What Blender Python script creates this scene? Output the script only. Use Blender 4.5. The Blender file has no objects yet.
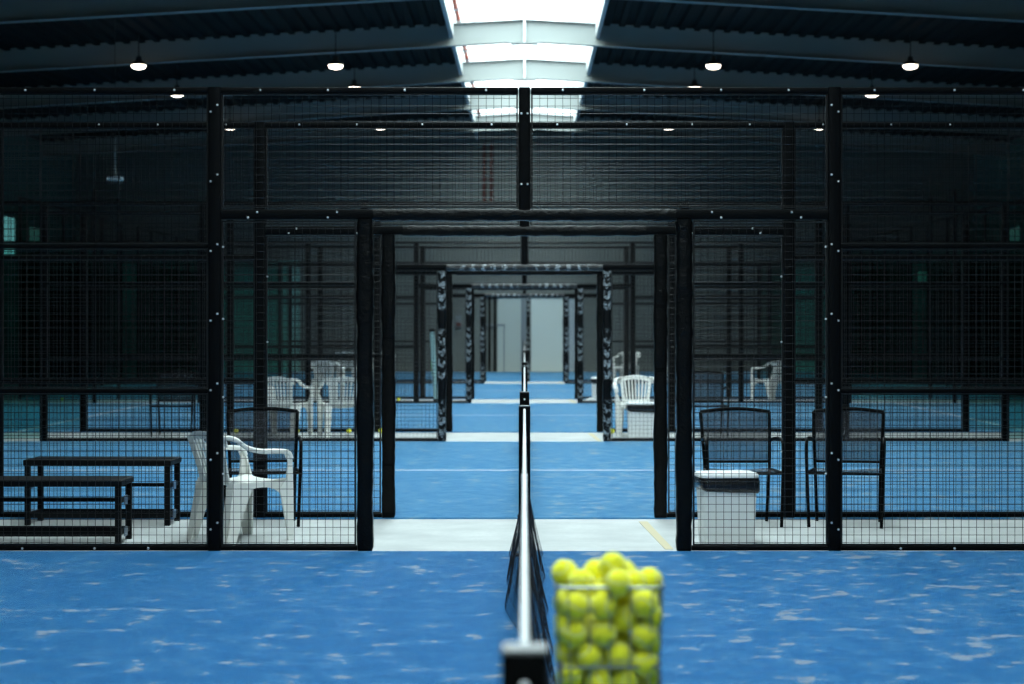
import bpy, bmesh, math, random
from mathutils import Vector, Matrix, noise
sc = bpy.context.scene
PI = math.pi
CAMH = 1.477
# ---------------------------------------------------------------- camera
cd = bpy.data.cameras.new('camera'); cam = bpy.data.objects.new('camera', cd)
sc.collection.objects.link(cam); sc.camera = cam
cam.location = (0, 0, CAMH); cam.rotation_euler = (PI/2, 0, 0)
cd.sensor_width = 36; cd.lens = 2021*36/1024
cd.shift_x = -12.5/1024; cd.shift_y = -18/1024
cd.clip_end = 200
cd.dof.use_dof = True; cd.dof.focus_distance = 13.6; cd.dof.aperture_fstop = 2.9
# ---------------------------------------------------------------- world, daylight, exposure
w = bpy.data.worlds.new('sky'); sc.world = w; w.use_nodes = True
bg = w.node_tree.nodes['Background']; bg.inputs[0].default_value = (.86, .97, 1, 1); bg.inputs[1].default_value = 2.4
al = bpy.data.lights.new('daylight', 'AREA'); al.shape = 'RECTANGLE'; al.size = 3.2; al.size_y = 60
al.energy = 6100; al.color = (.93, 1, .975)
alo = bpy.data.objects.new('daylight', al); sc.collection.objects.link(alo); alo.location = (0, 30.2, 8.75)
sc.view_settings.view_transform = 'Standard'; sc.view_settings.look = 'None'
sc.view_settings.gamma = 1; sc.view_settings.exposure = 0
sc.view_settings.use_curve_mapping = False
# ---------------------------------------------------------------- helpers
def link(o): sc.collection.objects.link(o); return o
class MB:
    def __init__(s): s.bm = bmesh.new()
    def box(s, x0, y0, z0, x1, y1, z1):
        v = [s.bm.verts.new(p) for p in ((x0,y0,z0),(x1,y0,z0),(x1,y1,z0),(x0,y1,z0),(x0,y0,z1),(x1,y0,z1),(x1,y1,z1),(x0,y1,z1))]
        for f in ((3,2,1,0),(4,5,6,7),(0,1,5,4),(1,2,6,5),(2,3,7,6),(3,0,4,7)): s.bm.faces.new([v[i] for i in f])
        return s
    def loft(s, rings, cap=True, closed=False):
        R = [[s.bm.verts.new(p) for p in r] for r in rings]
        n = len(R[0]); m = len(R)
        for i in range(m if closed else m-1):
            a, b = R[i], R[(i+1) % m]
            for j in range(n): s.bm.faces.new((a[j], a[(j+1)%n], b[(j+1)%n], b[j]))
        if cap and not closed:
            s.bm.faces.new(R[0][::-1]); s.bm.faces.new(R[-1])
        return s
    def tube(s, path, r, n=8, closed=False):
        path = [Vector(p) for p in path]; rings = []; m = len(path)
        u = None
        for i, p in enumerate(path):
            if closed: t = path[(i+1)%m]-path[i-1]
            else: t = path[min(i+1, m-1)]-path[max(i-1, 0)]
            t.normalize()
            if u is None: u = t.cross(Vector((0,0,1)) if abs(t.z) < .9 else Vector((1,0,0))).normalized()
            else: u = (u - t*u.dot(t)).normalized()
            v = t.cross(u)
            rr = r[i] if isinstance(r, (list, tuple)) else r
            rings.append([p+(u*math.cos(2*PI*k/n)+v*math.sin(2*PI*k/n))*rr for k in range(n)])
        return s.loft(rings, True, closed)
    def sweep(s, path, ws, hs, up, rnd=0):
        """rectangular section, ws across, hs along up"""
        path = [Vector(p) for p in path]; rings = []; m = len(path)
        for i, p in enumerate(path):
            t = (path[min(i+1, m-1)]-path[max(i-1, 0)]).normalized()
            U = Vector(up[i] if isinstance(up, list) else up)
            a = t.cross(U).normalized(); b = a.cross(t).normalized()
            w_ = (ws[i] if isinstance(ws, list) else ws)/2; h_ = (hs[i] if isinstance(hs, list) else hs)/2
            if rnd:
                q = []
                for k in range(12):
                    c, d = math.cos(2*PI*(k+.5)/12), math.sin(2*PI*(k+.5)/12)
                    q.append(p+a*w_*math.copysign(abs(c)**rnd, c)+b*h_*math.copysign(abs(d)**rnd, d))
                rings.append(q)
            else: rings.append([p-a*w_-b*h_, p+a*w_-b*h_, p+a*w_+b*h_, p-a*w_+b*h_])
        return s.loft(rings)
    def prism(s, poly, axis, a, b):
        def P(u, v, c): return {'x': (c,u,v), 'y': (u,c,v), 'z': (u,v,c)}[axis]
        return s.loft([[P(u,v,a) for u,v in poly], [P(u,v,b) for u,v in poly]])
    def mesh(s, name, m, smooth=35):
        bmesh.ops.recalc_face_normals(s.bm, faces=s.bm.faces)
        me = bpy.data.meshes.new(name); s.bm.to_mesh(me); s.bm.free()
        if smooth:
            me.shade_smooth(); me.set_sharp_from_angle(angle=math.radians(smooth))
        me.materials.append(m); return me
    def build(s, name, m, parent=None, bevel=0, smooth=35, loc=None):
        o = link(bpy.data.objects.new(name, s.mesh(name, m, smooth)))
        if parent: o.parent = parent
        if loc: o.location = loc
        if bevel:
            b = o.modifiers.new('b', 'BEVEL'); b.width = bevel; b.segments = 2; b.limit_method = 'ANGLE'
        return o
def tag(o, label=None, cat=None, group=None, kind=None):
    if label: o['label'] = label
    if cat: o['category'] = cat
    if group: o['group'] = group
    if kind: o['kind'] = kind
    return o
def empty(name, loc, rz=0, label=None, cat=None, group=None):
    o = link(bpy.data.objects.new(name, None)); o.location = loc; o.rotation_euler = (0,0,rz); o.empty_display_size = .1
    return tag(o, label, cat, group)
def copy_tree(o, loc=None, rz=None, label=None, group=None, parent=None):
    c = link(o.copy())
    if parent: c.parent = parent
    if loc: c.location = loc
    if rz is not None: c.rotation_euler = (0,0,rz)
    if label: c['label'] = label
    if group: c['group'] = group
    for ch in o.children: copy_tree(ch, parent=c)
    return c
def curve(pts, n=8):
    """Catmull-Rom through pts"""
    P = [Vector(p) for p in pts]; P = [P[0]*2-P[1]]+P+[P[-1]*2-P[-2]]; out = []
    for i in range(1, len(P)-2):
        a, b, c, d = P[i-1:i+3]
        for k in range(n):
            t = k/n; out.append(.5*((2*b)+(c-a)*t+(2*a-5*b+4*c-d)*t*t+(3*b-a-3*c+d)*t**3))
    out.append(P[-2]); return out
# ---------------------------------------------------------------- materials
def mat(name, col, rough=.5, metal=0, spec=.5):
    m = bpy.data.materials.new(name); m.use_nodes = True
    b = m.node_tree.nodes['Principled BSDF']
    b.inputs['Base Color'].default_value = (*col, 1); b.inputs['Roughness'].default_value = rough
    b.inputs['Metallic'].default_value = metal; b.inputs['Specular IOR Level'].default_value = spec
    return m
class NT:
    def __init__(s, m): s.t = m.node_tree; s.b = s.t.nodes['Principled BSDF']; s.out = s.t.nodes['Material Output']
    def n(s, typ, **k):
        x = s.t.nodes.new(typ)
        for a, v in k.items():
            if a.startswith('i_'): x.inputs[a[2:].replace('_', ' ')].default_value = v
            else: setattr(x, a, v)
        return x
    def l(s, a, b): s.t.links.new(a, b)
    def noise(s, vec, scale, detail=3, rough=.55):
        x = s.n('ShaderNodeTexNoise', i_Scale=scale, i_Detail=detail, i_Roughness=rough); s.l(vec, x.inputs['Vector']); return x.outputs['Fac']
    def ramp(s, fac, stops):
        r = s.n('ShaderNodeValToRGB'); e = r.color_ramp.elements
        while len(e) < len(stops): e.new(.5)
        for el, (p, c) in zip(e, stops): el.position = p; el.color = (*c, 1) if len(c) == 3 else c
        s.l(fac, r.inputs['Fac']); return r.outputs['Color']
    def mix(s, fac, a, b):
        x = s.n('ShaderNodeMix', data_type='RGBA')
        for v, k in ((fac, 0), (a, 6), (b, 7)):
            if hasattr(v, 'links') or hasattr(v, 'is_linked'): s.l(v, x.inputs[k])
            else: x.inputs[k].default_value = v if k == 0 else (*v, 1)
        return x.outputs[2]
    def math(s, op, a, b=0.0):
        x = s.n('ShaderNodeMath', operation=op)
        for i, v in enumerate((a, b)):
            if hasattr(v, 'is_linked'): s.l(v, x.inputs[i])
            else: x.inputs[i].default_value = v
        return x.outputs[0]
    def bump(s, h, st, dist):
        x = s.n('ShaderNodeBump', i_Strength=st, i_Distance=dist); s.l(h, x.inputs['Height']); s.l(x.outputs[0], s.b.inputs['Normal'])
def G(v): return (v, v, v)
M = {}
M['black'] = mat('black_paint', (.0025,.003,.0034), .5, 0, .05)
M['wire'] = mat('black_wire', (.004,.0045,.005), .3, 0, .45)
M['bolt'] = mat('zinc_bolt', (.75,.78,.8), .35, .6)
M['bench'] = mat('bench_black', (.004,.005,.006), .55, 0, .12)
M['steel'] = mat('bracket_steel', (.25,.32,.42), .35, .8)
M['chrome'] = mat('basket_wire', (.30,.33,.34), .35, .9)
M['white'] = mat('white_plastic', (.84,.84,.80), .4)
M['binwhite'] = mat('bin_plastic', (.86,.88,.88), .45)
M['liner'] = mat('bin_liner', (.01,.01,.011), .22)
M['tape'] = mat('net_tape', (.82,.84,.84), .6)
M['netting'] = mat('net_cord', (.008,.008,.01), .8)
M['line'] = mat('court_line_paint', (.72,.75,.78), .8)
M['sand'] = mat('yellow_mark', (.55,.48,.31), .8)
M['lampbody'] = mat('lamp_housing', (.03,.03,.03), .5)
M['beam'] = mat('roof_steel', (.26,.28,.27), .75, 0, .05)
M['curb'] = mat('skylight_curb', (.6,.62,.62), .6)
M['cap'] = mat('post_cap_grey', (.11,.12,.125), .5); M['purlin'] = mat('skylight_purlin', (.35,.37,.37), .6)
M['red'] = mat('red_pipe', (.50,.06,.02), .5)
M['darkred'] = mat('dark_red_pipe', (.10,.02,.015), .5)
M['teal'] = mat('ball_tube', (.35,.55,.55), .3)
M['paper'] = mat('crumpled_paper', (.8,.82,.82), .7)
M['green'] = mat('green_cap', (.1,.6,.15), .5)
def turf(far_sheen=False):
    m = mat('sheen_blue_turf' if far_sheen else 'blue_turf', (.02,.15,.5), .75, 0, .15); t = NT(m)
    g = t.n('ShaderNodeNewGeometry').outputs['Position']
    fine = t.noise(g, 260, 2); med = t.noise(g, 38, 3); big = t.noise(g, 1.1, 3)
    base = t.mix(fine, (.003,.085,.27), (.013,.165,.45))
    base = t.mix(t.ramp(med, [(.35, G(0)), (.65, G(.55))]), base, (.018,.21,.50))
    cl = t.ramp(big, [(.42, G(0)), (.62, G(1))])
    p1 = t.noise(g, 5.5, 4, .62)
    sx = t.n('ShaderNodeSeparateXYZ'); t.l(g, sx.inputs[0])
    rt = t.ramp(t.math('ADD', t.math('MULTIPLY', sx.outputs[0], .25), .5), [(.4, G(0)), (.7, G(1))])
    thr = t.math('ADD', t.math('ADD', p1, t.math('MULTIPLY', cl, .065)), t.math('MULTIPLY', rt, .034))
    sand = t.ramp(thr, [(.64, G(0)), (.69, G(.75))])
    haze = t.ramp(thr, [(.50, G(0)), (.68, G(.38))])
    if far_sheen:   # lighter mix paints far-court grazing sheen into the colour, plus more sand haze
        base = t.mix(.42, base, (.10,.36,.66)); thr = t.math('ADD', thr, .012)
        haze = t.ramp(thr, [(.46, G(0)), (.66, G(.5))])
    m2 = t.noise(g, 13, 4, .7)
    base = t.mix(t.ramp(m2, [(.36, G(.2 if far_sheen else .55)), (.52, G(0))]), base, (.004,.085,.29))
    base = t.mix(t.ramp(t.noise(g, 85, 2), [(.40, G(.2 if far_sheen else .5)), (.5, G(0))]), base, (.004,.075,.25))
    base = t.mix(haze, base, (.17,.42,.62) if far_sheen else (.10,.30,.54))
    base = t.mix(t.math('MULTIPLY', sand, t.math('ADD', t.math('MULTIPLY', fine, 1.0), .1)), base, (.52,.47,.43))
    t.l(base, t.b.inputs['Base Color']); t.bump(fine, .6, .01)
    t.b.inputs['Sheen Weight'].default_value = .75; t.b.inputs['Sheen Roughness'].default_value = .17; t.b.inputs['Sheen Tint'].default_value = (.45,.95,1,1)
    return m
M['turf'] = turf(); M['turf_sheen'] = turf(True)
def concrete():
    m = mat('concrete', (.5,.52,.5), .75); t = NT(m)
    g = t.n('ShaderNodeNewGeometry').outputs['Position']
    a = t.noise(g, 2.2, 5); b = t.noise(g, 30, 3)
    c = t.mix(t.ramp(a, [(.3, G(0)), (.7, G(1))]), (.42,.44,.44), (.56,.58,.57))
    c = t.mix(t.ramp(b, [(.3, G(0)), (.75, G(.4))]), c, (.38,.41,.42))
    t.l(c, t.b.inputs['Base Color']); t.bump(b, .2, .004); return m
M['concrete'] = concrete()
def cladding(name, col, period, depth=.5):
    m = mat(name, col, .6); t = NT(m)
    g = t.n('ShaderNodeNewGeometry').outputs['Position']
    a = t.noise(g, .6, 3)
    c = t.mix(a, tuple(x*.8 for x in col), tuple(x*1.2 for x in col)); t.l(c, t.b.inputs['Base Color'])
    wv = t.n('ShaderNodeTexWave', i_Scale=period); wv.bands_direction = 'X'; t.l(g, wv.inputs['Vector'])
    t.bump(wv.outputs['Fac'], depth, .02); return m
M['backwall'] = cladding('back_cladding', (.135,.155,.145), 3.0, .3)
M['sidewall'] = mat('side_cladding', (.05,.15,.14), .5, 0, .3)
M['frontwall'] = mat('pale_bounce_cladding', (.6,.6,.57), .6)  # unseen wall behind the camera, made pale to bounce fill onto the balls
M['tealpanel'] = cladding('teal_panel', (.22,.50,.46), 1.2, .3)
M['deck'] = mat('deck_steel', (.006,.009,.0095), .75, 0, .08)
M['doorpanel'] = mat('door_panel', (.40,.46,.44), .55)
M['doorlight'] = mat('door_panel_light', (.55,.62,.59), .5)
M['doorgrey'] = mat('door_panel_grey', (.36,.42,.46), .5)
M['column'] = mat('column_grey', (.16,.19,.21), .5)
def vinyl(name, scuff):
    m = mat(name, (.003,.0034,.0036), .3, 0, .12); t = NT(m)
    g = t.n('ShaderNodeNewGeometry').outputs['Position']
    a = t.noise(g, 26, 4, .6)
    if scuff:
        tc = t.n('ShaderNodeTexCoord').outputs['Object']
        sp = t.n('ShaderNodeSeparateXYZ'); t.l(tc, sp.inputs[0])
        # V-shaped pale marks running up the wrap, broken up by noise
        s_ = t.math('ADD', t.math('MULTIPLY', t.math('ABSOLUTE', sp.outputs[0]), -1.0), sp.outputs[2])
        s_ = t.math('ADD', s_, t.math('MULTIPLY', a, .26))
        fr = t.math('FRACT', t.math('MULTIPLY', s_, 7.0))
        v = t.ramp(fr, [(.30, G(0)), (.50, G(1)), (.62, G(.15)), (.72, G(.9)), (.85, G(0))])
        seg = t.math('FRACT', t.math('MULTIPLY', t.math('ADD', sp.outputs[2], 0.18), 1.12))
        sg = t.ramp(seg, [(.04, G(0)), (.10, G(1)), (.72, G(1)), (.8, G(0))])
        n2 = t.ramp(t.noise(g, 42, 4), [(.40, G(.05)), (.56, G(1))])
        ed = t.ramp(t.math('ABSOLUTE', sp.outputs[0]), [(.040, G(1)), (.052, G(0))])
        f = t.math('MULTIPLY', t.math('MULTIPLY', v, sg), t.math('MULTIPLY', n2, ed))
        t.l(t.mix(f, (.004,.0045,.005), (.50,.55,.57)), t.b.inputs['Base Color'])
    t.bump(a, .45, .02); return m
M['vinyl'] = vinyl('vinyl_wrap', False); M['scuff'] = vinyl('marked_vinyl_wrap', True)
def chevron_h():  # pale bands along the header wrap, broken up by noise
    m = mat('marked_vinyl_header', (.004,.0045,.005), .3); t = NT(m)
    g = t.n('ShaderNodeNewGeometry').outputs['Position']
    a = t.noise(g, 22, 4, .65); sp = t.n('ShaderNodeSeparateXYZ'); t.l(g, sp.inputs[0])
    fr = t.math('FRACT', t.math('ADD', t.math('MULTIPLY', sp.outputs[0], 7.5), t.math('MULTIPLY', a, 1.2)))
    v = t.ramp(fr, [(.5, G(0)), (.6, G(1)), (.85, G(1)), (.95, G(0))])
    f = t.math('MULTIPLY', v, t.ramp(t.noise(g, 48, 3), [(.42, G(0)), (.6, G(.8))]))
    cm = t.ramp(t.math('ABSOLUTE', sp.outputs[0]), [(.10, G(.1)), (.18, G(1)), (.75, G(1)), (.85, G(.1))])
    t.l(t.mix(t.math('MULTIPLY', f, cm), (.004,.0045,.005), (.45,.50,.52)), t.b.inputs['Base Color'])
    t.bump(a, .8, .02); return m
M['chevronh'] = chevron_h()
def glassy(name, tint, tr, rough=.03, gl=.35):
    m = bpy.data.materials.new(name); m.use_nodes = True; nt = m.node_tree; nt.nodes.clear()
    o = nt.nodes.new('ShaderNodeOutputMaterial'); T = nt.nodes.new('ShaderNodeBsdfTransparent'); T.inputs[0].default_value = (*tint, 1)
    g = nt.nodes.new('ShaderNodeBsdfGlossy'); g.inputs['Roughness'].default_value = rough; g.inputs['Color'].default_value = (.8,.9,.9,1)
    x = nt.nodes.new('ShaderNodeMixShader'); fr = nt.nodes.new('ShaderNodeFresnel'); fr.inputs[0].default_value = 1.5
    nt.links.new(fr.outputs[0], x.inputs[0]); nt.links.new(T.outputs[0], x.inputs[1]); nt.links.new(g.outputs[0], x.inputs[2]); nt.links.new(x.outputs[0], o.inputs[0])
    return m
M['glass'] = glassy('court_glass', (.72,.88,.85), 1)
def mixmat(name, col, transp, rough=.7):
    m = mat(name, col, rough); nt = m.node_tree; b = nt.nodes['Principled BSDF']; o = nt.nodes['Material Output']
    T = nt.nodes.new('ShaderNodeBsdfTransparent'); x = nt.nodes.new('ShaderNodeMixShader'); x.inputs[0].default_value = transp
    nt.links.new(b.outputs[0], x.inputs[1]); nt.links.new(T.outputs[0], x.inputs[2]); nt.links.new(x.outputs[0], o.inputs[0]); return m
M['sling'] = mixmat('sling_mesh', (.012,.016,.024), .58)
def roofglaze():
    m = bpy.data.materials.new('roof_glazing'); m.use_nodes = True; nt = m.node_tree; nt.nodes.clear()
    o = nt.nodes.new('ShaderNodeOutputMaterial'); T = nt.nodes.new('ShaderNodeBsdfTransparent'); T.inputs[0].default_value = (.93,.98,1,1)
    d = nt.nodes.new('ShaderNodeBsdfTranslucent'); d.inputs[0].default_value = (.85,.93,.95,1)
    x = nt.nodes.new('ShaderNodeMixShader'); x.inputs[0].default_value = .25
    nt.links.new(T.outputs[0], x.inputs[1]); nt.links.new(d.outputs[0], x.inputs[2]); nt.links.new(x.outputs[0], o.inputs[0]); return m
M['glaze'] = roofglaze()
def emit(name, col, st):
    m = bpy.data.materials.new(name); m.use_nodes = True; nt = m.node_tree; nt.nodes.clear()
    o = nt.nodes.new('ShaderNodeOutputMaterial'); e = nt.nodes.new('ShaderNodeEmission'); e.inputs[0].default_value = (*col, 1); e.inputs[1].default_value = st
    nt.links.new(e.outputs[0], o.inputs[0]); return m
M['lamp'] = emit('lamp_glow', (1, .86, .72), 9)
M['window'] = emit('daylit_window', (.55, .85, 1), .55)
M['window_dim'] = emit('dim_daylit_window', (.40, .75, .75), .11)
def felt():
    m = mat('tennis_felt', (.7,.85,.03), .9, 0, .2); t = NT(m)
    g = t.n('ShaderNodeTexCoord').outputs['Object']; a = t.noise(g, 220, 3)
    t.l(t.mix(a, (.97,.90,.012), (1.0,.97,.06)), t.b.inputs['Base Color']); t.bump(a, .7, .004)
    t.b.inputs['Subsurface Weight'].default_value = .5; t.b.inputs['Subsurface Radius'].default_value = (1, 1, .2); t.b.inputs['Subsurface Scale'].default_value = .02
    t.b.inputs['Sheen Weight'].default_value = .8; t.b.inputs['Sheen Roughness'].default_value = .5; t.b.inputs['Sheen Tint'].default_value = (1,1,.45,1); return m
M['felt'] = felt(); M['seam'] = mat('ball_seam', (.8,.83,.6), .8)
# ---------------------------------------------------------------- levels along the hall
FY = [13.19, 15.46, 25.46, 27.75, 37.74, 40.0, 49.98, 52.2]     # side fences: far A, near B, far B, near C ...
ENDW = 63.0; SKYE = 60.2; SIDE = 14.0; NEARW = -6.0
COURTS = [(3.15, 13.15), (15.42, 25.42), (27.72, 37.70), (39.97, 49.94), (52.24, 62.2)]
def rz_(X): return 7.53 - .057*(abs(X)-1.45)
# ---------------------------------------------------------------- shell
def struct(o): return tag(o, kind='structure')
struct(MB().box(-SIDE-.2, NEARW-.2, -.2, SIDE+.2, ENDW+.2, -.012).build('floor', M['concrete']))
struct(MB().box(-SIDE-.2, ENDW, -.012, SIDE+.2, ENDW+.2, 7.6).build('wall_back', M['backwall']))
struct(MB().box(-SIDE-.2, NEARW-.2, -.012, SIDE+.2, NEARW, 8.3).build('wall_front', M['frontwall']))
for s, nm in ((-1, 'wall_left'), (1, 'wall_right')):
    a, b = sorted((s*SIDE, s*(SIDE+.2)))
    struct(MB().box(a, NEARW, -.012, b, ENDW, 7.2).build(nm, M['sidewall']))
# profiled roof deck either side of the skylight
for s in (-1, 1):
    prof = []; x = 1.45
    while x < SIDE+.2:
        for dx, dz in ((0, 0), (.11, 0), (.15, -.07), (.26, -.07)): prof.append((x+dx, rz_(x+dx)+dz))
        x += .30
    top = [(p[0], p[1]+.14+(.07 if i%4 > 1 else 0)) for i, p in enumerate(prof)]
    mb = MB()
    A = [[mb.bm.verts.new((s*x, y, z)) for x, z in prof] for y in (NEARW-.1, ENDW+.1)]
    B = [[mb.bm.verts.new((s*x, y, z)) for x, z in top] for y in (NEARW-.1, ENDW+.1)]
    for i in range(len(prof)-1):
        mb.bm.faces.new((A[0][i], A[0][i+1], A[1][i+1], A[1][i])); mb.bm.faces.new((B[0][i], B[0][i+1], B[1][i+1], B[1][i]))
    for i in (0, -1): mb.bm.faces.new((A[0][i], A[1][i], B[1][i], B[0][i]))
    struct(mb.build('ceiling', M['deck'], smooth=0))
# skylight: curbs, glazing, glazing bars
sky = struct(MB().loft([[(-1.5, y, 7.98), (0, y, 8.16), (1.5, y, 7.98), (1.5, y, 8.0), (0, y, 8.18), (-1.5, y, 8.0)] for y in (NEARW, SKYE)]).build('window_1', M['glaze'], smooth=0))
for s in (-1, 1):
    a, b = sorted((s*1.46, s*1.62))
    struct(MB().box(a, NEARW, 7.57, b, SKYE, 8.02).build('trim_1' if s < 0 else 'trim_2', M['curb']))
for e in (NEARW, SKYE): struct(MB().box(-1.62, e-.1, 7.57, 1.62, e+.1, 8.3).build('trim_3' if e < 0 else 'trim_4', M['curb']))
for s in (-1, 1):
    a, b = sorted((s*1.42, s*1.50))
    struct(MB().box(a, NEARW, 7.20, b, ENDW, 7.60).build('trim_%d' % (15 if s < 0 else 16), M['purlin']))
k = 0
y = NEARW+1.5
struct(MB().box(-1.5, SKYE, 7.45, 1.5, ENDW+.1, 7.6).build('ceiling', M['deck'], smooth=0))
while y < SKYE-.5:
    MB().loft([[(-1.46, yy, 7.94), (0, yy, 8.12), (1.46, yy, 7.94), (1.46, yy, 7.975), (0, yy, 8.155), (-1.46, yy, 7.975)] for yy in (y-.025, y+.025)]).build('glazing_bar', M['curb'], sky, smooth=0)
    y += 1.5
# red sprinkler pipe along the left curb
mb = MB(); mb.tube([(-1.34, NEARW+.3, 7.66), (-1.34, SKYE-.2, 7.66)], .045, 8)
rp = tag(mb.build('sprinkler_pipe', M['red']), 'orange red pipe running along the left edge of the skylight', 'pipe')
yy = 2.0
while yy < 60:
    MB().tube([(-1.40, yy, 7.66), (-1.27, yy, 7.66)], .06, 8).build('pipe_coupling', M['curb'], rp); yy += 1.5
# steel roof beams
def beam():
    e = empty('roof_beam', (0,0,0))
    for s in (-1, 1):
        xs = [0, 1.4, 13.95]
        zb = lambda x: 7.125-.057*x+.0
        def plate(z0, z1, hw, nm):
            m_ = MB(); m_.loft([[(s*x, -hw, zb(x)+z0), (s*x, hw, zb(x)+z0), (s*x, hw, zb(x)+z1), (s*x, -hw, zb(x)+z1)] for x in xs]); m_.build(nm, M['beam'], e, smooth=0)
        plate(.014, .436, .007, 'web'); plate(0, .014, .10, 'bottom_flange'); plate(.436, .45, .10, 'top_flange')
    MB().box(-.022, -.10, 7.11, .022, .10, 7.575).build('stiffener', M['curb'], e)
    MB().box(-.27, -.12, 7.085, .27, .12, 7.11).build('splice_plate', M['beam'], e)
    return e
bm0 = beam(); first = True
desc = {34.5: 'steel roof beam nearest the camera, sloping along the top edge of the picture', 40.5: 'first full steel roof beam crossing the skylight, above the first row of lamps',
        46.5: 'second steel roof beam crossing the skylight, just above the fence top', 52.5: 'third steel roof beam crossing the skylight, seen through the fence mesh', 58.5: 'farthest steel roof beam, close to the back wall'}
for y in (34.5, 40.5, 46.5, 52.5, 58.5):
    o = bm0 if first else copy_tree(bm0); first = False
    o.location = (0, y, 0); tag(o, desc[y], 'roof beam', 'roof beams')
# windows high in the side walls (daylit panes)
def pane(name, s, y0, y1, z0, z1, m):
    a, b = sorted((s*(SIDE-.03), s*(SIDE+.02)))
    o = struct(MB().box(a, y0, z0, b, y1, z1).build(name, M['column']))
    a, b = sorted((s*(SIDE-.045), s*(SIDE-.02)))
    n = 3
    for i in range(n):
        w_ = (y1-y0)/n; MB().box(a, y0+i*w_+.06, z0+.08, b, y0+(i+1)*w_-.06, z1-.08).build('pane', M[m], o)
i = 2
for s in (-1, 1):
    for y0, y1, z0, z1, m in ((53.6, 55.4, 3.25, 4.45, 'window'), (57.0, 58.6, 2.6, 4.3, 'window_dim'), (44.0, 46.5, 2.6, 3.9, 'window_dim'), (33.5, 36, 2.6, 3.6, 'window_dim')):
        pane('window_%d' % i, s, y0, y1, z0, z1, m); i += 1
for x0, x1 in ((153, 187), (915, 937)):
    o = struct(MB().box((x0-524.5)*ENDW/2021, ENDW-.03, 2.70, (x1-524.5)*ENDW/2021, ENDW+.02, 3.16).build('window_%d' % i, M['column'])); i += 1
    MB().box((x0-522.5)*ENDW/2021, ENDW-.045, 2.74, (x1-526.5)*ENDW/2021, ENDW-.02, 3.12).build('pane', M['window_dim'], o)
for x0, x1 in ((-14, -7.0), (8.0, 14)):
    struct(MB().box(x0, ENDW-.025, -.012, x1, ENDW+.01, 3.45).build('trim_%d' % (13 if x0 < 0 else 14), M['tealpanel']))
# back wall openings: two tall pale panels, a grey one, column between, head rail
Z = ENDW
def px2(x, d): return (x-524.5)*d/2021
d1 = struct(MB().box(px2(497.5, Z), Z-.06, -.012, px2(521, Z), Z, 2.3).build('door_1', M['doorpanel'], bevel=.01))
d2 = struct(MB().box(px2(531, Z), Z-.06, -.012, px2(563.5, Z), Z, 2.3).build('door_2', M['doorlight'], bevel=.01))
d3 = struct(MB().box(px2(568, Z), Z-.06, -.012, px2(577, Z), Z, 2.25).build('door_3', M['doorgrey'], bevel=.01))
struct(MB().box(px2(521, Z), Z-.14, -.012, px2(526, Z), Z, 2.3).build('trim_5', M['column'], bevel=.01))
struct(MB().box(-1.2, Z-.12, 2.3, 1.7, Z, 2.38).build('trim_6', M['column'], bevel=.01))
for n_, x in ((7, 489.5), (8, 495)):
    struct(MB().box(px2(x-1.1, Z), Z-.12, -.012, px2(x+1.1, Z), Z, 2.42).build('trim_%d' % n_, M['black'], bevel=.008))
fr = MB(); fr.box(px2(480, Z), Z-.1, 1.42, px2(505, Z), Z-.05, 1.47); fr.box(px2(503.6, Z), Z-.1, -.012, px2(504.6, Z), Z-.05, 1.42)
struct(fr.build('trim_9', M['column']))
for k, (x, r) in enumerate(((484.5, 1), (491.5, 0))):
    o = MB().tube([(px2(x, Z), Z-.1, 5.15), (px2(x, Z), Z-.1, 7.1)], .05, 10).build('wall_pipe', M['darkred'])
    c = MB().box(px2(x, Z)-.07, Z-.12, 6.0, px2(x, Z)+.07, Z, 6.05).build('pipe_clamp', M['darkred'], o)
    tag(o, ('left' if r else 'right')+' one of the pair of dark red pipes high on the back wall', 'pipe', 'dark red wall pipes')
# hose cabinet on the back wall
hc = MB().box(px2(455.8, Z), Z-.16, 1.38, px2(461.8, Z), Z, 1.76).build('hose_cabinet', M['column'], bevel=.01)
tag(hc, 'small dark cabinet with red lower half on the back wall left of the doors', 'cabinet')
MB().box(px2(456.3, Z), Z-.18, 1.40, px2(461.2, Z), Z-.15, 1.53).build('cabinet_door', M['darkred'], hc)
# ---------------------------------------------------------------- courts: blue turf and white lines
nth = ['nearest', 'second', 'third', 'fourth', 'farthest']
for i, (a, b) in enumerate(COURTS):
    o = struct(MB().box(-10, a, -.012, 10, b, .0).build('floor_turf', M['turf'] if i == 0 else M['turf_sheen']))
    c = (a+b)/2
    for k, (x0, y0, x1, y1) in enumerate(((-6.95, c-.025, 6.95, c+.025), (-6.975, a+.02, -6.925, b-.02), (6.925, a+.02, 6.975, b-.02))):
        MB().box(x0, y0, 0, x1, y1, .002).build('court_line', M['line'], o)
for i in range(4):
    y0, y1 = COURTS[i][1]+.2, COURTS[i+1][0]-.2
    MB2 = MB().loft([[(.93, y0, -.012), (.985, y0, -.012), (.985, y0, -.009), (.93, y0, -.009)], [(.86, y1, -.012), (.925, y1, -.012), (.925, y1, -.009), (.86, y1, -.009)]])
    struct(MB2.build('floor_mark', M['sand']))
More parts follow.
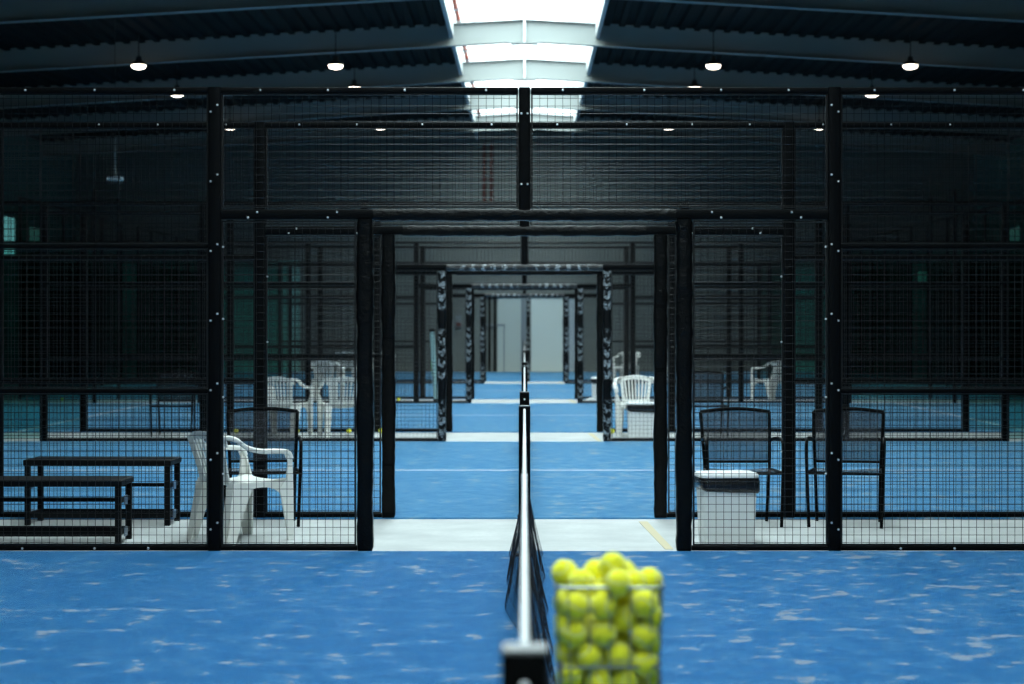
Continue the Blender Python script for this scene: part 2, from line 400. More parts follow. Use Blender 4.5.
# ---------------------------------------------------------------- fences
_cache = {}
def wires(x0, x1, z0, z1, fine):
    key = (x0, x1, z0, z1, fine)
    if key in _cache: return _cache[key]
    mb = MB(); r = .0019 if fine else .0015; n = 6 if fine else 4
    st = .05; x = math.ceil(x0/st+.01)*st
    # welded grid: verticals in front, horizontals behind
    while x < x1-.005: mb.tube([(x, -r, z0), (x, -r, z1)], r, n); x += st
    z = math.ceil(z0/st+.01)*st
    while z < z1-.005: mb.tube([(x0, r, z), (x1, r, z)], r, n); z += st
    fw = .009
    for b in ((x0-.002, -.009, z0, x0+fw, .009, z1), (x1-fw, -.009, z0, x1+.002, .009, z1), (x0+fw, -.009, z0, x1-fw, .009, z0+fw), (x0+fw, -.009, z1-fw, x1-fw, .009, z1)): mb.box(*b)
    _cache[key] = mb.mesh('wire_mesh', M['wire']); return _cache[key]
PR = .042
def rod_mesh(nm, x, z0, z1, r=PR):
    k = ('post', z0, z1, r)
    if k not in _cache:
        mb = MB(); mb.sweep([(0,0,z0), (0,0,(z0+z1)/2), (0,0,z1)], 2*r, 2*r, (0,1,0), .28); _cache[k] = mb.mesh(nm, M['black'], 40)
    return _cache[k]
_bolt = None
def bolt(parent, x, y, z):
    global _bolt
    if _bolt is None: _bolt = MB().loft([[(math.cos(a*PI/3)*r, y_, math.sin(a*PI/3)*r) for a in range(6)] for y_, r in ((.004, .0082), (-.004, .0082), (-.008, .005))]).mesh('bolt', M['bolt'], 0)
    o = link(bpy.data.objects.new('bolt', _bolt)); o.parent = parent; o.location = (x, y, z)
def pad_post(h, m, parent, seed, w_=.052, nm='post_wrap'):
    rnd = random.Random(seed); pts, ws, hs = [], [], []
    n = 44
    for i in range(n+1):
        z = .015+(h-.02)*i/n; pts.append((rnd.uniform(-.0025,.0025), rnd.uniform(-.002,.002), z))
        k = 1+rnd.uniform(-.05, .06)+(.05*math.sin(z*7+seed)); ws.append(2*w_*k); hs.append(2*w_*(1+rnd.uniform(-.05,.05)))
    return MB().sweep(pts, ws, hs, (0,1,0), .38).build(nm, m, parent, smooth=70)
def fence(y, style, bolts):
    e = empty('court_fence', (0, y, 0))
    P = []
    def post(x, z0, z1, r=PR):
        o = link(bpy.data.objects.new('post', rod_mesh('post', 0, z0, z1, r))); o.parent = e; o.location = (x, 0, 0); P.append(o); return o
    def rail(x0, x1, z, h=.02, d=.03, nm='rail'):
        mb = MB(); mb.sweep([(x0,0,z), ((x0+x1)/2,0,z), (x1,0,z)], 2*d, 2*h, (0,0,1), .3); return mb.build(nm, M['black'], e, smooth=40)
    for s in (-1, 1):
        for k in (1, 2, 3):
            p = post(s*2.02*k, 0, 3.02)
            if bolts == 1 and k == 1:
                for j in range(7):
                    z = .16+.453*j
                    bolt(p, s*.022, -PR-.001, z-.02); bolt(p, -s*.022, -PR-.001, z+.024)
                    if j in (0, 3, 6): pass
        j_ = post(s*1.04, 0, 2.16, .047)
        if style == 'plain': pass
        pad_post(2.15, M['scuff'] if style == 'scuff' else M['vinyl'], j_, 3+s, .052 if style != 'plain' else .05)
        br = rail(s*2.062, s*4.0, .016, .016); rail(s*1.09, s*1.978, .016, .016); rail(s*4.08, s*6.02, .016, .016)
        for z in (1.04, 1.985):
            rail(s*2.062, s*4.0, z, .014, .02); rail(s*4.08, s*6.02, z, .014, .02)
        tr = rail(s*.042, s*1.978, 3.0, .02); tr2 = rail(s*2.062, s*4.0, 3.0, .02); rail(s*4.08, s*6.02, 3.0, .02)
        if bolts:
            for x in (.25, .78, 1.28, 1.72): bolt(tr, s*x, -.031, 3.0)
            for x in (2.28, 2.8, 3.25): bolt(tr2, s*x, -.031, 3.0)
        if bolts == 1:
            for x in (2.45, 2.8, 3.27): bolt(br, s*x, -.031, .016)
        for x0, x1, z0, z1 in ((1.10, 1.975, .034, 2.15), (.045, 1.975, 2.235, 2.98), (2.065, 3.995, .034, 1.024), (2.065, 3.995, 1.056, 1.969), (2.065, 3.995, 2.001, 2.98),
                               (4.085, 6.015, .034, 1.024), (4.085, 6.015, 1.056, 1.969), (4.085, 6.015, 2.001, 2.98)):
            a, b = (x0, x1) if s > 0 else (-x1, -x0)
            o = link(bpy.data.objects.new('wire_mesh', wires(a, b, z0, z1, bolts > 0))); o.parent = e
            if bolts == 1 and (x0, z0) == (1.10, .034):
                for z in (.5, 1.0, 1.51, 1.98): bolt(o, s*1.965, -.012, z)
            if bolts == 2 and (x0, z0) == (1.10, .034):
                for z in (.5, 1.34, 1.84): bolt(o, s*1.965, -.012, z)
        # end bay: glass below, mesh above
        for x0 in (6.10, 8.05):
            a, b = sorted((s*x0, s*(x0+1.9)))
            MB().box(a, -.006, .03, b, .006, 2.98).build('glass_panel', M['glass'], e)
            post(s*(x0+1.93), 0, 4.0, .035)
            o = link(bpy.data.objects.new('wire_mesh', wires(a, b, 3.02, 3.98, False))); o.parent = e
            rail(s*x0, s*(x0+1.9), 3.0, .02)
    c = post(0, 2.225, 3.02, .038)
    if bolts:
        for z in ((2.387, 2.847) if bolts == 1 else (2.5,)):
            bolt(c, -.02, -.040, z); bolt(c, .02, -.040, z)
    hr = rail(-1.978, 1.978, 2.192, .033, .035, 'header')
    # wrapped middle of the header with creases
    rnd = random.Random(int(y)); pts, ws, hs = [], [], []
    L = .985 if style != 'plain' else .80
    if style == 'plain': L = .93
    for i in range(61):
        pts.append((-L+2*L*i/60, 0, 2.188+rnd.uniform(-.002,.002))); ws.append(.098*(1+rnd.uniform(-.04,.04))); hs.append(.078*(1+rnd.uniform(-.05,.06)+.05*math.sin(i*.8)))
    MB().sweep(pts, ws, hs, (0,0,1), .45).build('header_wrap', M['chevronh'] if style == 'scuff' else M['vinyl'], hr, smooth=70)
    if bolts:
        for s in (-1, 1):
            for x in (1.22, 1.74): bolt(hr, s*x, -.036, 2.205); bolt(hr, s*(x+.06), -.036, 2.17)
    return e
FL = ['black mesh court fence closest to the camera with a smooth padded doorway',
      'second black mesh fence, just behind the benches and chairs of the front aisle',
      'third black mesh fence, doorway wrapped in pale-marked black vinyl, white bin behind it',
      'fourth black mesh fence, with tennis balls lying at its foot',
      'fifth black mesh fence, its pale-marked doorway nested inside the third one',
      'sixth black mesh fence, right behind the white chairs of the third aisle',
      'seventh black mesh fence, smallest doorway with pale-marked wrap',
      'eighth and farthest black mesh fence before the back wall']
f1 = fence(FY[0], 'smooth', 1); f2 = fence(FY[1], 'plain', 2); f3 = fence(FY[2], 'scuff', 0); f4 = fence(FY[3], 'plain', 0)
FF = [f1, f2, f3, f4]
for i in (4, 5, 6, 7): FF.append(copy_tree(f3 if i % 2 == 0 else f4, loc=(0, FY[i], 0)))
for i, f in enumerate(FF): tag(f, FL[i], 'fence')
# one extra wrapped post standing in the farthest doorway
xp = link(bpy.data.objects.new('post', rod_mesh('post', 0, 0, 2.2, .035))); xp.parent = FF[7]; xp.location = (.095, -.01, 0)
pad_post(2.18, M['scuff'], xp, 9, .045)
# glass end walls of the two far courts
for ci in (2, 3, 4):
    a, b = COURTS[ci]
    for s in (-1, 1):
        e = empty('glass_end_wall', (s*10.02, (a+b)/2, 0))
        n = 5; L = b-a-.1
        for k in range(n):
            y0 = -L/2+k*L/n
            MB().box(-.006, y0+.02, .03, .006, y0+L/n-.02, 2.98).build('glass_panel', M['glass'], e)
            if k: MB().box(-.03, y0-.03, 0, .03, y0+.03, 4.0).build('post', M['black'], e, bevel=.004)
        for z in (3.0, 3.98): MB().box(-.02, -L/2, z-.02, .02, L/2, z+.02).build('rail', M['black'], e, bevel=.004)
        tag(e, '%s glass end wall of the %s court from the camera' % ('left' if s < 0 else 'right', nth[ci]), 'glass wall')
# ---------------------------------------------------------------- nets
def net(folds):
    e = empty('padel_net', (0,0,0))
    NH = .95
    post_ = []
    for y, nm in ((.085, 0), (9.72, 1)):
        p = MB().sweep([(0,y,0), (0,y,.5), (0,y,NH)], .074, .074, (0,1,0)).build('net_post', M['black'], e, bevel=.006)
        cap = MB().box(-.0375, y-.0375, NH, .0375, y+.0375, NH+.008).build('post_cap', M['cap'], p, bevel=.003)
        bolt(p, 0, y-.0385, NH-.05)
        MB().box(-.055, y-.055, 0, .055, y+.055, .010).build('base_plate', M['black'], p)
    y0, y1 = .125, 9.68
    def top(y): t = (y-y0)/(y1-y0); return .925-.045*4*t*(1-t)
    def off(y, z):
        t = max(0, 1-z/.9)
        far = math.exp(-((y-8.0)/1.6)**2); near = math.exp(-((y-3.2)/2.6)**2)
        return (-.02*far+.03*near)*t + .006*math.sin(y*9+z*5)*t
    # net cords: sagging mesh of knotted squares
    nx, nz = 220, 21; mb = MB(); V = []
    for i in range(nx+1):
        y = y0+(y1-y0)*i/nx; tp = top(y)-.01; col = []
        for j in range(nz+1):
            z = tp*(1-j/nz)+.012*j/nz; x = off(y, z)
            dz = .006*math.sin(i*1.7+j*2.3); col.append((x, y+.004*math.sin(i*2.1+j), z+(dz if 0 < j < nz else 0)))
        V.append(col)
    for i in range(nx+1): mb.tube(V[i][::1], .0019, 3)
    for j in range(nz+1): mb.tube([V[i][j] for i in range(0, nx+1, 2)], .0019, 3)
    # loose folds of netting hanging beside the main sheet
    mb.build('netting', M['netting'], e, smooth=0)
    mb = MB()
    for side, ya, yb, amp, zt in ((-1, 6.3, 9.66, .085, .50), (1, 2.9, 9.66, .112, .60)) if folds else ():
        n_ = int((yb-ya)/.06); W = []
        for i in range(n_+1):
            y = ya+(yb-ya)*i/n_; env = min(1, i/n_*4+.25*(side > 0))**.6
            col = []
            for j in range(15):
                t = j/14; z = zt*(1-t)+.015*t
                x = off(y, z)*.5+side*amp*env*(t**1.1)*(1+.12*math.sin(y*5+t*3)) ; col.append((x, y, z))
            W.append(col)
        for c in W: mb.tube(c, .0013, 3)
        for j in range(0, 15, 2): mb.tube([c[j] for c in W[::2]], .0013, 3)
    if folds: mb.build('netting', M['netting'], e, smooth=0)
    n = 40; pts = [(0, y0-.005+(y1-y0+.01)*i/n, top(y0+(y1-y0)*i/n)) for i in range(n+1)]
    mb = MB(); mb.sweep([(p[0], p[1], p[2]-.012) for p in pts], .017, .052, (0,0,1), .6); mb.build('tape', M['tape'], e, smooth=60)
    MB().box(-.012, 4.96, .02, .012, 5.01, top(5)-.01).build('centre_strap', M['tape'], e)
    return e
n0 = net(True); n1 = net(False)
NL = ['padel net closest to the camera, seen edge on with its white tape running away', 'second padel net in line, its dark post top rising above the first net',
      'third padel net in line, only its tape and post tops showing', 'fourth padel net in line towards the back wall', 'farthest padel net in line, nearest the back wall']
for i, (a, b) in enumerate(COURTS):
    o = (n0, n1)[i] if i < 2 else copy_tree(n1)
    o.location = (0, a+.02, 0); tag(o, NL[i], 'net', 'padel nets')
# ---------------------------------------------------------------- lamps
def lamp():
    e = empty('high_bay_lamp', (0,0,0))
    MB().loft([[(math.cos(a*PI/10)*r, math.sin(a*PI/10)*r, z) for a in range(20)] for r, z in ((.145, .03), (.15, .05), (.13, .08), (.06, .12), (.05, .2))]).build('housing', M['lampbody'], e, smooth=50)
    MB().loft([[(math.cos(a*PI/10)*r, math.sin(a*PI/10)*r, z) for a in range(20)] for r, z in ((.142, .03), (.138, -.005), (.11, -.03), (.065, -.045), (.02, -.05))]).build('diffuser', M['lamp'], e, smooth=80)
    return e
lp = lamp(); rows = [(39.7, 'front'), (44.1, 'middle'), (52.0, 'back')]
first = True
for y, rn in rows:
    for x, xn in ((-7.58, 'outer left'), (-3.71, 'inner left'), (3.71, 'inner right'), (7.58, 'outer right')):
        o = lp if first else copy_tree(lp); first = False
        o.location = (x, y, 6.53 + ({True: -.05, False: .07}[abs(x) > 5] if rn == 'middle' else 0)); tag(o, '%s lit ceiling lamp in the %s one of the three rows of lamps' % (xn, rn), 'ceiling lamp', 'round ceiling lamps')
        st = MB().tube([(0,0,.2), (0,0,rz_(x)-o.location.z-.02)], .012, 6).build('hanging_rod', M['lampbody'], o)
# hanging sensor bar
hs_ = empty('hanging_sensor', (px2(115, 35), 35, 0), 0, 'thin rod with a small pale bar at its end, hanging at upper left', 'hanging fixture')
MB().tube([(0,0,4.02), (0,0,4.72)], .014, 6).build('rod', M['beam'], hs_)
MB().tube([(0,0,4.72), (0,0,rz_(7.1)-.02)], .005, 6).build('cable', M['lampbody'], hs_)
MB().box(-.14, -.05, 3.96, .14, .05, 4.03).build('bar', M['curb'], hs_, bevel=.01)
# ---------------------------------------------------------------- white monobloc chair (faces +Y)
def chair_white():
    e = empty('plastic_armchair', (0,0,0)); W = M['white']
    # seat: dished slab with rolled front
    mb = MB(); prof = [(-.21,.425), (-.12,.412), (0,.408), (.12,.418), (.2,.432), (.245,.428), (.262,.40), (.262,.375)]
    rings = []
    for yv, zv in prof:
        hw = .205+.035*(yv+.21)/.47
        cols = [-1, -.75, -.4, 0, .4, .75, 1]
        topv = [(c*hw, yv, zv+.018*abs(c)**3) for c in cols]; botv = [(c*hw, yv-(.012 if yv > .25 else 0), zv+.018*abs(c)**3-.014) for c in reversed(cols)]
        rings.append(topv+botv)
    mb.loft(rings); mb.build('seat', W, e, smooth=50)
    # side aprons arching between the legs
    for s in (-1, 1):
        ys = [-.235+.49*i/12 for i in range(13)]
        poly = [(y, .425) for y in ys]+[(y, .425-.035-.13*abs((y-.01)/.245)**2.6) for y in reversed(ys)]
        MB().prism(poly, 'x', s*.232-.007, s*.232+.007).build('apron', W, e)
    # back rest: rim, band, slats
    def bk(x, t):    # point on back shell, t 0 at seat .. 1 at top
        return Vector((x*(1+.0*t), -.205-.115*t**1.1-.05*(1-(x/.24)**2)*.7, .425+.375*t))
    mb = MB(); nseg = 14; ringA = []
    for i in range(nseg+1):
        x = -.235+.47*i/nseg; arch = 1-.16*abs(x/.235)**2.4
        a, b = bk(x, arch), bk(x, arch-.15); o = Vector((0, .011, 0))
        ringA.append([a, b, b+o, a+o])
    mb.loft(ringA)
    ringA = []
    for i in range(11):
        x = -.15+.30*i/10; a, b = bk(x, .13), bk(x, .0); o = Vector((0, .011, 0)); ringA.append([a, b, b+o, a+o])
    mb.loft(ringA)
    for s in (-1, 1): mb.sweep([bk(s*(.155+.045*t), t) for t in (0, .25, .5, .75, .9)], [.05, .042, .04, .045, .05], .012, (0,1,0))
    mb.build('backrest', W, e, smooth=50)
    for k in range(7):
        u = (k-3)/3
        MB().sweep([bk(u*(.112+.04*t), t) for t in (.1, .3, .5, .7, .88)], .02, .010, (0,1,0)).build('slat', W, e)
    for s in (-1, 1):
        path = curve([bk(s*.20, .90), (s*.258, -.235, .745), (s*.283, -.15, .685), (s*.29, -.03, .655), (s*.29, .11, .65), (s*.285, .20, .638), (s*.28, .232, .59)], 5)
        n = len(path)
        MB().sweep(path, [.05+.012*math.sin(PI*i/n) for i in range(n)], .034, [(s*.55*(1-i/n)**2, .6*(1-i/n), 1) for i in range(n)], .5).build('armrest', W, e, smooth=60)
        # front leg: broad face tapering to the foot, folded into an L
        mb = MB()
        mb.loft([[(s*x0, y0, z), (s*x1, y1, z), (s*(x1-.012), y1-.004, z), (s*(x0), y0-.014, z)] for x0, y0, x1, y1, z in ((.225,.262,.285,.262,0), (.215,.258,.292,.256,.22), (.205,.255,.296,.25,.40), (.268,.245,.300,.24,.58), (.27,.225,.298,.22,.625))])
        mb.loft([[(s*x, ya, z), (s*x, yb, z), (s*(x-.012), yb, z), (s*(x-.012), ya, z)] for x, ya, yb, z in ((.285,.262,.215,0), (.292,.256,.17,.22), (.296,.25,.13,.38), (.298,.245,.19,.45), (.300,.24,.20,.58), (.298,.22,.18,.62))])
        mb.build('leg', W, e, smooth=50)
        mb = MB()
        mb.loft([[(s*x0, y0, z), (s*x1, y0, z), (s*x1, y0+.012, z), (s*x0, y0+.012, z)] for x0, x1, y0, z in ((.185,.25,-.31,0), (.165,.245,-.27,.2), (.15,.238,-.235,.40), (.155,.235,-.215,.45))])
        mb.loft([[(s*x1, y0, z), (s*x1, y1, z), (s*(x1-.012), y1, z), (s*(x1-.012), y0, z)] for x1, y0, y1, z in ((.25,-.31,-.22,0), (.245,-.27,-.155,.2), (.24,-.235,-.07,.38), (.236,-.215,-.01,.43))])
        mb.build('leg', W, e, smooth=50)
    return e
def chair_sling():
    e = empty('mesh_armchair', (0,0,0)); K = M['black']
    for s in (-1, 1):
        MB().tube(curve([(s*.235,-.265,0), (s*.24,-.215,.30), (s*.245,-.20,.44), (s*.255,-.25,.66), (s*.262,-.30,.825)], 5), .0125, 8).build('rear_upright', K, e)
        MB().tube(curve([(s*.262,.215,0), (s*.275,.20,.35), (s*.282,.185,.56), (s*.28,.14,.632), (s*.275,.0,.642), (s*.262,-.18,.625), (s*.252,-.243,.60)], 5), .0125, 8).build('armrest', K, e)
        MB().tube([(s*.247,-.205,.40), (s*.272,.195,.40)], .011, 8).build('seat_rail', K, e)
    MB().tube(curve([(-.262,-.30,.825), (-.13,-.312,.842), (0,-.316,.848), (.13,-.312,.842), (.262,-.30,.825)], 4), .0135, 8).build('top_rail', K, e)
    MB().tube([(-.27,.20,.395), (.27,.20,.395)], .011, 8).build('front_rail', K, e)
    MB().tube([(-.245,-.212,.455), (.245,-.212,.455)], .010, 8).build('back_rail', K, e)
    mb = MB(); rings = []
    for i in range(9):
        t = i/8; z = .46+.375*t; y = -.21-.10*t**1.3; hw = .24+.015*t
        rings.append([(-hw, y, z), (0, y-.012, z+.01*t), (hw, y, z), (hw, y+.003, z), (0, y-.009, z+.01*t), (-hw, y+.003, z)])
    mb.loft(rings); mb.build('sling_back', M['sling'], e, smooth=50)
    MB().loft([[(-.24,y,z), (0,y,z-.015), (.24,y,z), (.24,y,z+.003), (0,y,z-.012), (-.24,y,z+.003)] for y, z in ((-.20,.405), (-.05,.40), (.1,.402), (.20,.408))]).build('sling_seat', M['sling'], e, smooth=50)
    return e
R = math.radians
cw = chair_white()
tag(cw, 'white plastic armchair nearest the camera, behind the front fence beside the black benches', 'chair', 'white plastic armchairs')
FRONT = cw
cw.location = (-1.96, 13.985, -.012); cw.rotation_euler = (0,0,R(-47)); cw.scale = (.95, .95, .95)
def at(px, d): return px2(px, d)
GW = 'white plastic armchairs'
spots = [(at(287, 27.0), 26.85, R(-14), 'left one of the two white armchairs in the second aisle, balls by its feet'),
         (at(343, 27.0), 26.75, R(12), 'right one of the two white plastic armchairs in the second aisle, beside the doorway'),
         (at(327, 38.8), 38.8, R(-8), 'white plastic armchair alone at the left of the third aisle, showing above the second-aisle pair'),
         (at(349, 51.0), 50.8, R(-10), 'distant white plastic armchair in the last aisle, left of its neighbour by the post'),
         (at(382, 51.0), 51.3, R(5), 'distant white plastic armchair in the last aisle, half behind the left door post'),
         (at(637, 26.9), 26.95, R(180), 'white plastic armchair behind the second white bin, right of the doorway'),
         (at(627, 51.0), 51.0, R(160), 'distant white plastic armchair above the armchair with the bin, right of the doorway'),
         (at(675, 51.0), 51.0, R(180), 'distant white plastic armchair hidden mostly by the right door posts'),
         (at(771, 38.7), 38.7, R(35), 'white plastic armchair standing alone in the third aisle at the right')]
for x, y, rz, l in spots: copy_tree(cw, loc=(x, y, -.012), rz=rz, label=l, group=GW).scale = (1, 1, 1)
cs = chair_sling(); GS = 'black mesh armchairs'
tag(cs, 'black metal mesh-backed armchair directly behind the nearest white bin', 'chair', GS)
cs.location = (at(741, 15.0), 14.98, -.012); cs.rotation_euler = (0,0,R(183))
for x, y, rz, l in ((at(846, 15.0), 14.98, R(168), 'black metal mesh-backed armchair at the right, behind the tall fence post'),
                    (at(262, 15.0), 15.03, R(187), 'black metal mesh-backed armchair in shade behind the nearest white chair'),
                    (at(174, 27.0), 27.0, R(180), 'black mesh-backed armchair in the second aisle at the far left'),
                    (at(706, 27.0), 27.0, R(182), 'black mesh-backed armchair in the second aisle, above the one behind the bin')):
    copy_tree(cs, loc=(x, y, -.012), rz=rz, label=l, group=GS)
# ---------------------------------------------------------------- benches (frames long in X)
def bench(L, h, label, loc, rz=0):
    e = empty('bench', loc, rz, label, 'bench', 'black benches'); B = M['bench']; D = .40
    MB().box(-L/2-.004, -D/2-.01, h-.043, L/2+.004, D/2+.01, h).build('seat', B, e, bevel=.008)
    for sx in (-1, 1):
        for sy in (-1, 1):
            x = sx*(L/2-.025); y = sy*(D/2-.02)
            MB().box(x-.02, y-.02, 0, x+.02, y+.02, h-.043).build('leg', B, e, bevel=.003)
        for z in (.075, .29):
            x = sx*(L/2-.025)
            MB().box(x-.012, -D/2+.04, z-.015, x+.012, D/2-.04, z+.015).build('cross_bar', B, e)
            MB().box(x+sx*.012, -.05, z-.035, x+sx*.022, .03, z+.03).build('bracket', M['steel'], e, bevel=.003)
    for sy in (-1, 1):
        y = sy*(D/2-.02)
        MB().box(-L/2+.045, y-.012, .055, L/2-.045, y+.012, .09).build('stretcher', B, e)
    MB().box(-L/2+.045, -.02, .275, L/2-.045, .02, .30).build('stretcher', B, e)
    return e
bench(1.35, .435, 'black slatless bench nearest the front fence at far left', (at(118.5, 13.6)-.66, 13.82, -.012))
bench(1.09, .485, 'black bench standing just behind the nearest bench', (at(98.5, 14.95), 15.12, -.012), R(-1.5))
# ---------------------------------------------------------------- bins
def bin_(label, loc, rz):
    e = empty('waste_bin', loc, rz, label, 'bin', 'white waste bins')
    def rr(hx, hy, z, r=.03):
        out = []
        for cx, cy, a0 in ((1,1,0), (-1,1,90), (-1,-1,180), (1,-1,270)):
            for k in range(4):
                a = math.radians(a0+30*k); out.append((cx*(hx-r)+math.cos(a)*r, cy*(hy-r)+math.sin(a)*r, z))
        return out
    MB().loft([rr(.180,.130,0), rr(.182,.132,.02), rr(.198,.15,.42)]).build('body', M['binwhite'], e, smooth=40)
    rnd = random.Random(4); rings = []
    for z, k in ((.445, 1.02), (.42, 1.045), (.39, 1.05), (.365, 1.035), (.36, 1.0)):
        r_ = rr(.205*k, .158*k, z); rings.append([(x*(1+rnd.uniform(-.012,.012)), y*(1+rnd.uniform(-.015,.015)), z_+(rnd.uniform(-.014,.006) if z < .4 else 0)+(-.02*math.sin(x*9+1) if z < .4 else 0)) for x, y, z_ in r_])
    MB().loft(rings).build('liner', M['liner'], e, smooth=70)
    MB().loft([rr(.205,.158,.446,.04), rr(.210,.163,.450,.04), rr(.210,.163,.466,.04), rr(.198,.152,.478,.04), rr(.15,.11,.483,.04)]).build('lid', M['binwhite'], e, smooth=50)
    return e
b0 = bin_('white bin with black liner nearest the camera, right of the first doorway', (at(727, 13.75), 13.80, -.012), R(6)); b0.scale = (.95, .95, 1)
copy_tree(b0, (at(642, 26.2), 26.2, -.012), R(2), 'white bin with black liner in front of a white armchair, second aisle')
copy_tree(b0, (at(601.5, 38.4), 38.4, -.012), 0, 'smallest white bin, half behind the marked right door post')
# crumpled paper by the far bin
rnd = random.Random(2); mb = MB(); bmesh.ops.create_icosphere(mb.bm, subdivisions=3, radius=.1)
for v in mb.bm.verts: v.co *= .85+.4*noise.noise(v.co*22); v.co.z *= .55
tag(mb.build('crumpled_paper', M['paper'], loc=(at(590.5, 38.3), 38.2, .035), smooth=0), 'crumpled white paper lying at the foot of the smallest bin', 'paper')
# ball tube leaning by the left door post of the third aisle
bt = empty('ball_tube', (at(436, 38.3), 38.25, -.012), 0, 'pale teal ball pick-up tube leaning left of the wrapped door post', 'ball tube')
MB().tube([(0,0,.06), (-.075,.02,1.34)], .045, 12).build('tube', M['teal'], bt)
MB().tube([(0.002,0,0), (0,0,.07)], .055, 12).build('foot', M['black'], bt)
MB().tube([(-.072,.02,1.34), (-.077,.02,1.40)], .055, 12).build('top_cap', M['black'], bt)
MB().tube([(-.03,.018,.52), (-.044,.02,.80)], .0475, 12).build('band', M['green'], bt)
# ---------------------------------------------------------------- tennis balls
BR = .0335
mb = MB(); bmesh.ops.create_icosphere(mb.bm, subdivisions=3, radius=BR); ball_me = mb.mesh('tennis_ball', M['felt'], 180)
pts = []
for k in range(48):
    t = 2*PI*k/48; p = Vector((.75*math.cos(t)+.25*math.cos(3*t), .75*math.sin(t)-.25*math.sin(3*t), .866*math.sin(2*t))).normalized()*(BR*.992); pts.append(p)
mb = MB(); mb.tube(pts, .0011, 5, True); seam_me = mb.mesh('seam', M['seam'], 180)
def ball(loc, label, group, rnd, seam=True):
    o = link(bpy.data.objects.new('tennis_ball', ball_me)); o.location = loc; o.rotation_euler = [rnd.uniform(0, 6.28) for _ in range(3)]
    tag(o, label, 'tennis ball', group)
    if seam: s_ = link(bpy.data.objects.new('seam', seam_me)); s_.parent = o
    return o
rnd = random.Random(11)
for x, y, l in ((at(236, 27.5), 27.5, 'leftmost yellow ball on the floor at the foot of the fourth fence'), (at(274, 27.5), 27.5, 'yellow ball on the floor left of the left white chair in the second aisle'),
                (at(297, 27.5), 27.5, 'yellow ball on the floor between the legs of the left white chair'), (at(349, 27.5), 27.5, 'yellow ball on the floor between the legs of the right white chair'),
                (at(381, 27.5), 27.52, 'yellow ball on the floor just left of the doorway, behind the door posts'), (at(612, 27.5), 27.45, 'yellow ball on the floor at the right door post, near the second bin'),
                (at(398, 38.9), 39.0, 'yellow ball farther back on the floor left of the doorway, third aisle'), (at(62, 39), 39.0, 'yellow ball on the floor at the far left, third aisle')):
    ball((x, y, BR-.012), l, 'loose yellow balls on the floor', rnd, False)
BALLS = [(-108,-11,868),(-29,25,864),(9,-56,891),(59,-57,847),(104,3,846),(-69,-62,850),(-8,-42,828),(-102,-31,802),(-82,-102,797),(-15,-102,798),(85,-102,804),(101,17,781),(-85,-99,731),(-14,-99,731),(38,-73,764),(86,-99,725),(-99,-34,735),(-97,-32,668),(-49,-97,674),(23,-92,676),(87,-97,658),(-17,-42,653),(-95,-85,627),(-79,-93,563),(-26,-95,611),(40,-86,611),(93,-93,571),(95,-44,617),(98,-40,697),(96,12,653),(92,92,534),(38,-92,534),(99,99,732),(-94,-22,599),(27,98,688),(-58,35,591),(14,39,589),(-99,32,714),(11,92,534),(-27,-24,584),(94,75,598),(-25,94,591),(-53,102,791),(44,-7,755),(101,-49,767),(-41,98,700),(92,-38,534),(94,11,579),(-94,94,595),(14,103,817),(33,-20,615),(34,36,653),(2,100,751),(-92,33,534),(-33,-36,741),(-29,58,647),(34,-20,690),(97,80,665),(-97,97,662),(-59,92,534),(20,-111,855),(64,62,838),(17,25,807),(-24,35,534),(-96,32,646),(98,34,716),(52,38,534),(56,64,769),(-25,-67,534),(-45,3,794),(26,-24,534),(38,3,867),(-92,-34,534),(-41,8,691),(-44,51,748),(-101,50,783),(-99,99,733),(102,102,799),(35,95,622),(13,38,716)]
BX, BY = .207, 5.025
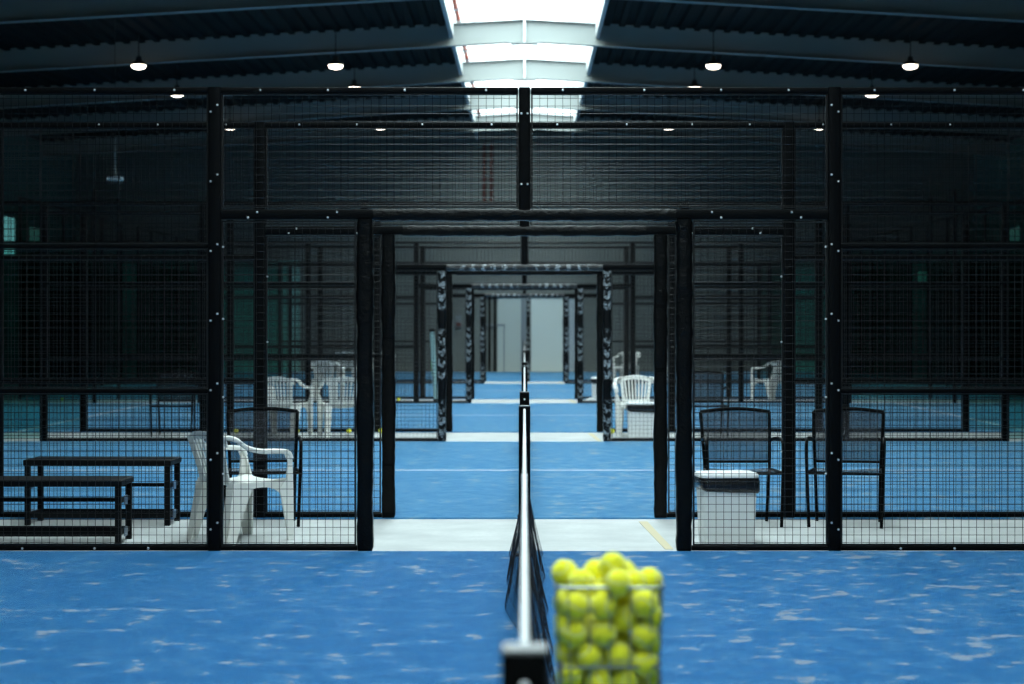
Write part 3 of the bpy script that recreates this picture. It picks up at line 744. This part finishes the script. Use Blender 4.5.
spec = {0: 'yellow ball at the far left of the heap, resting on the basket rim', 1: 'yellow ball on top of the heap, half behind the topmost one', 2: 'topmost yellow tennis ball of the basket heap', 3: 'yellow ball on the heap just right of and below the topmost one', 4: 'yellow ball at the right end of the heap on the basket'}
for i, (x, y, z) in enumerate(BALLS):
    ball((BX+x/1000, BY+y/1000, z/1000-.008), spec.get(i, 'yellow tennis ball packed among the others in the wire basket'), 'yellow balls heaped in the wire basket', rnd)
# ---------------------------------------------------------------- ball basket
bk_ = empty('ball_basket', (BX, BY, 0), 0, 'grey wire basket on legs heaped with yellow tennis balls', 'ball basket'); C = M['chrome']
def half(z): return .1155+.013*(z-.50)/.34
def sq(z, h=None, r=.02):
    h = h or half(z)+.003; out = []
    for cx, cy, a0 in ((1,1,0), (-1,1,90), (-1,-1,180), (1,-1,270)):
        for k in range(4):
            a = math.radians(a0+30*k); out.append((cx*(h-r)+math.cos(a)*r, cy*(h-r)+math.sin(a)*r, z))
    return out
MB().tube(sq(.838, .132), .0035, 8, True).build('rim', C, bk_)
for z in (.645, .50): MB().tube(sq(z), .003, 8, True).build('hoop', C, bk_)
for k in range(5):
    u = (k-2)*.047
    for a, b in (((u, -1), (u, -1)), ((u, 1), (u, 1)), ((-1, u), (-1, u)), ((1, u), (1, u))):
        z0, z1 = .50, .838; h0, h1 = half(z0)+.001, half(z1)+.002
        f = lambda p, h: (p[0]*h if abs(p[0]) == 1 else p[0]*h/.12, p[1]*h if abs(p[1]) == 1 else p[1]*h/.12)
        p0, p1 = f(a, h0), f(b, h1)
        MB().tube([(*p0, z0), (*p1, z1)], .0018, 6).build('upright_wire', C, bk_)
for k in range(5):
    u = (k-2)*.045
    MB().tube([(u, -.114, .499), (u, .114, .499)], .0018, 6).build('bottom_wire', C, bk_); MB().tube([(-.114, u, .4975), (.114, u, .4975)], .0018, 6).build('bottom_wire', C, bk_)
for sx in (-1, 1):
    for sy in (-1, 1): MB().tube([(sx*.118, sy*.128, .66), (sx*.135, sy*.15, .30), (sx*.15, sy*.18, .004)], .0045, 8).build('leg', C, bk_)
    MB().tube([(sx*.15, -.18, .006), (sx*.15, .18, .006)], .0045, 8).build('foot_bar', C, bk_)
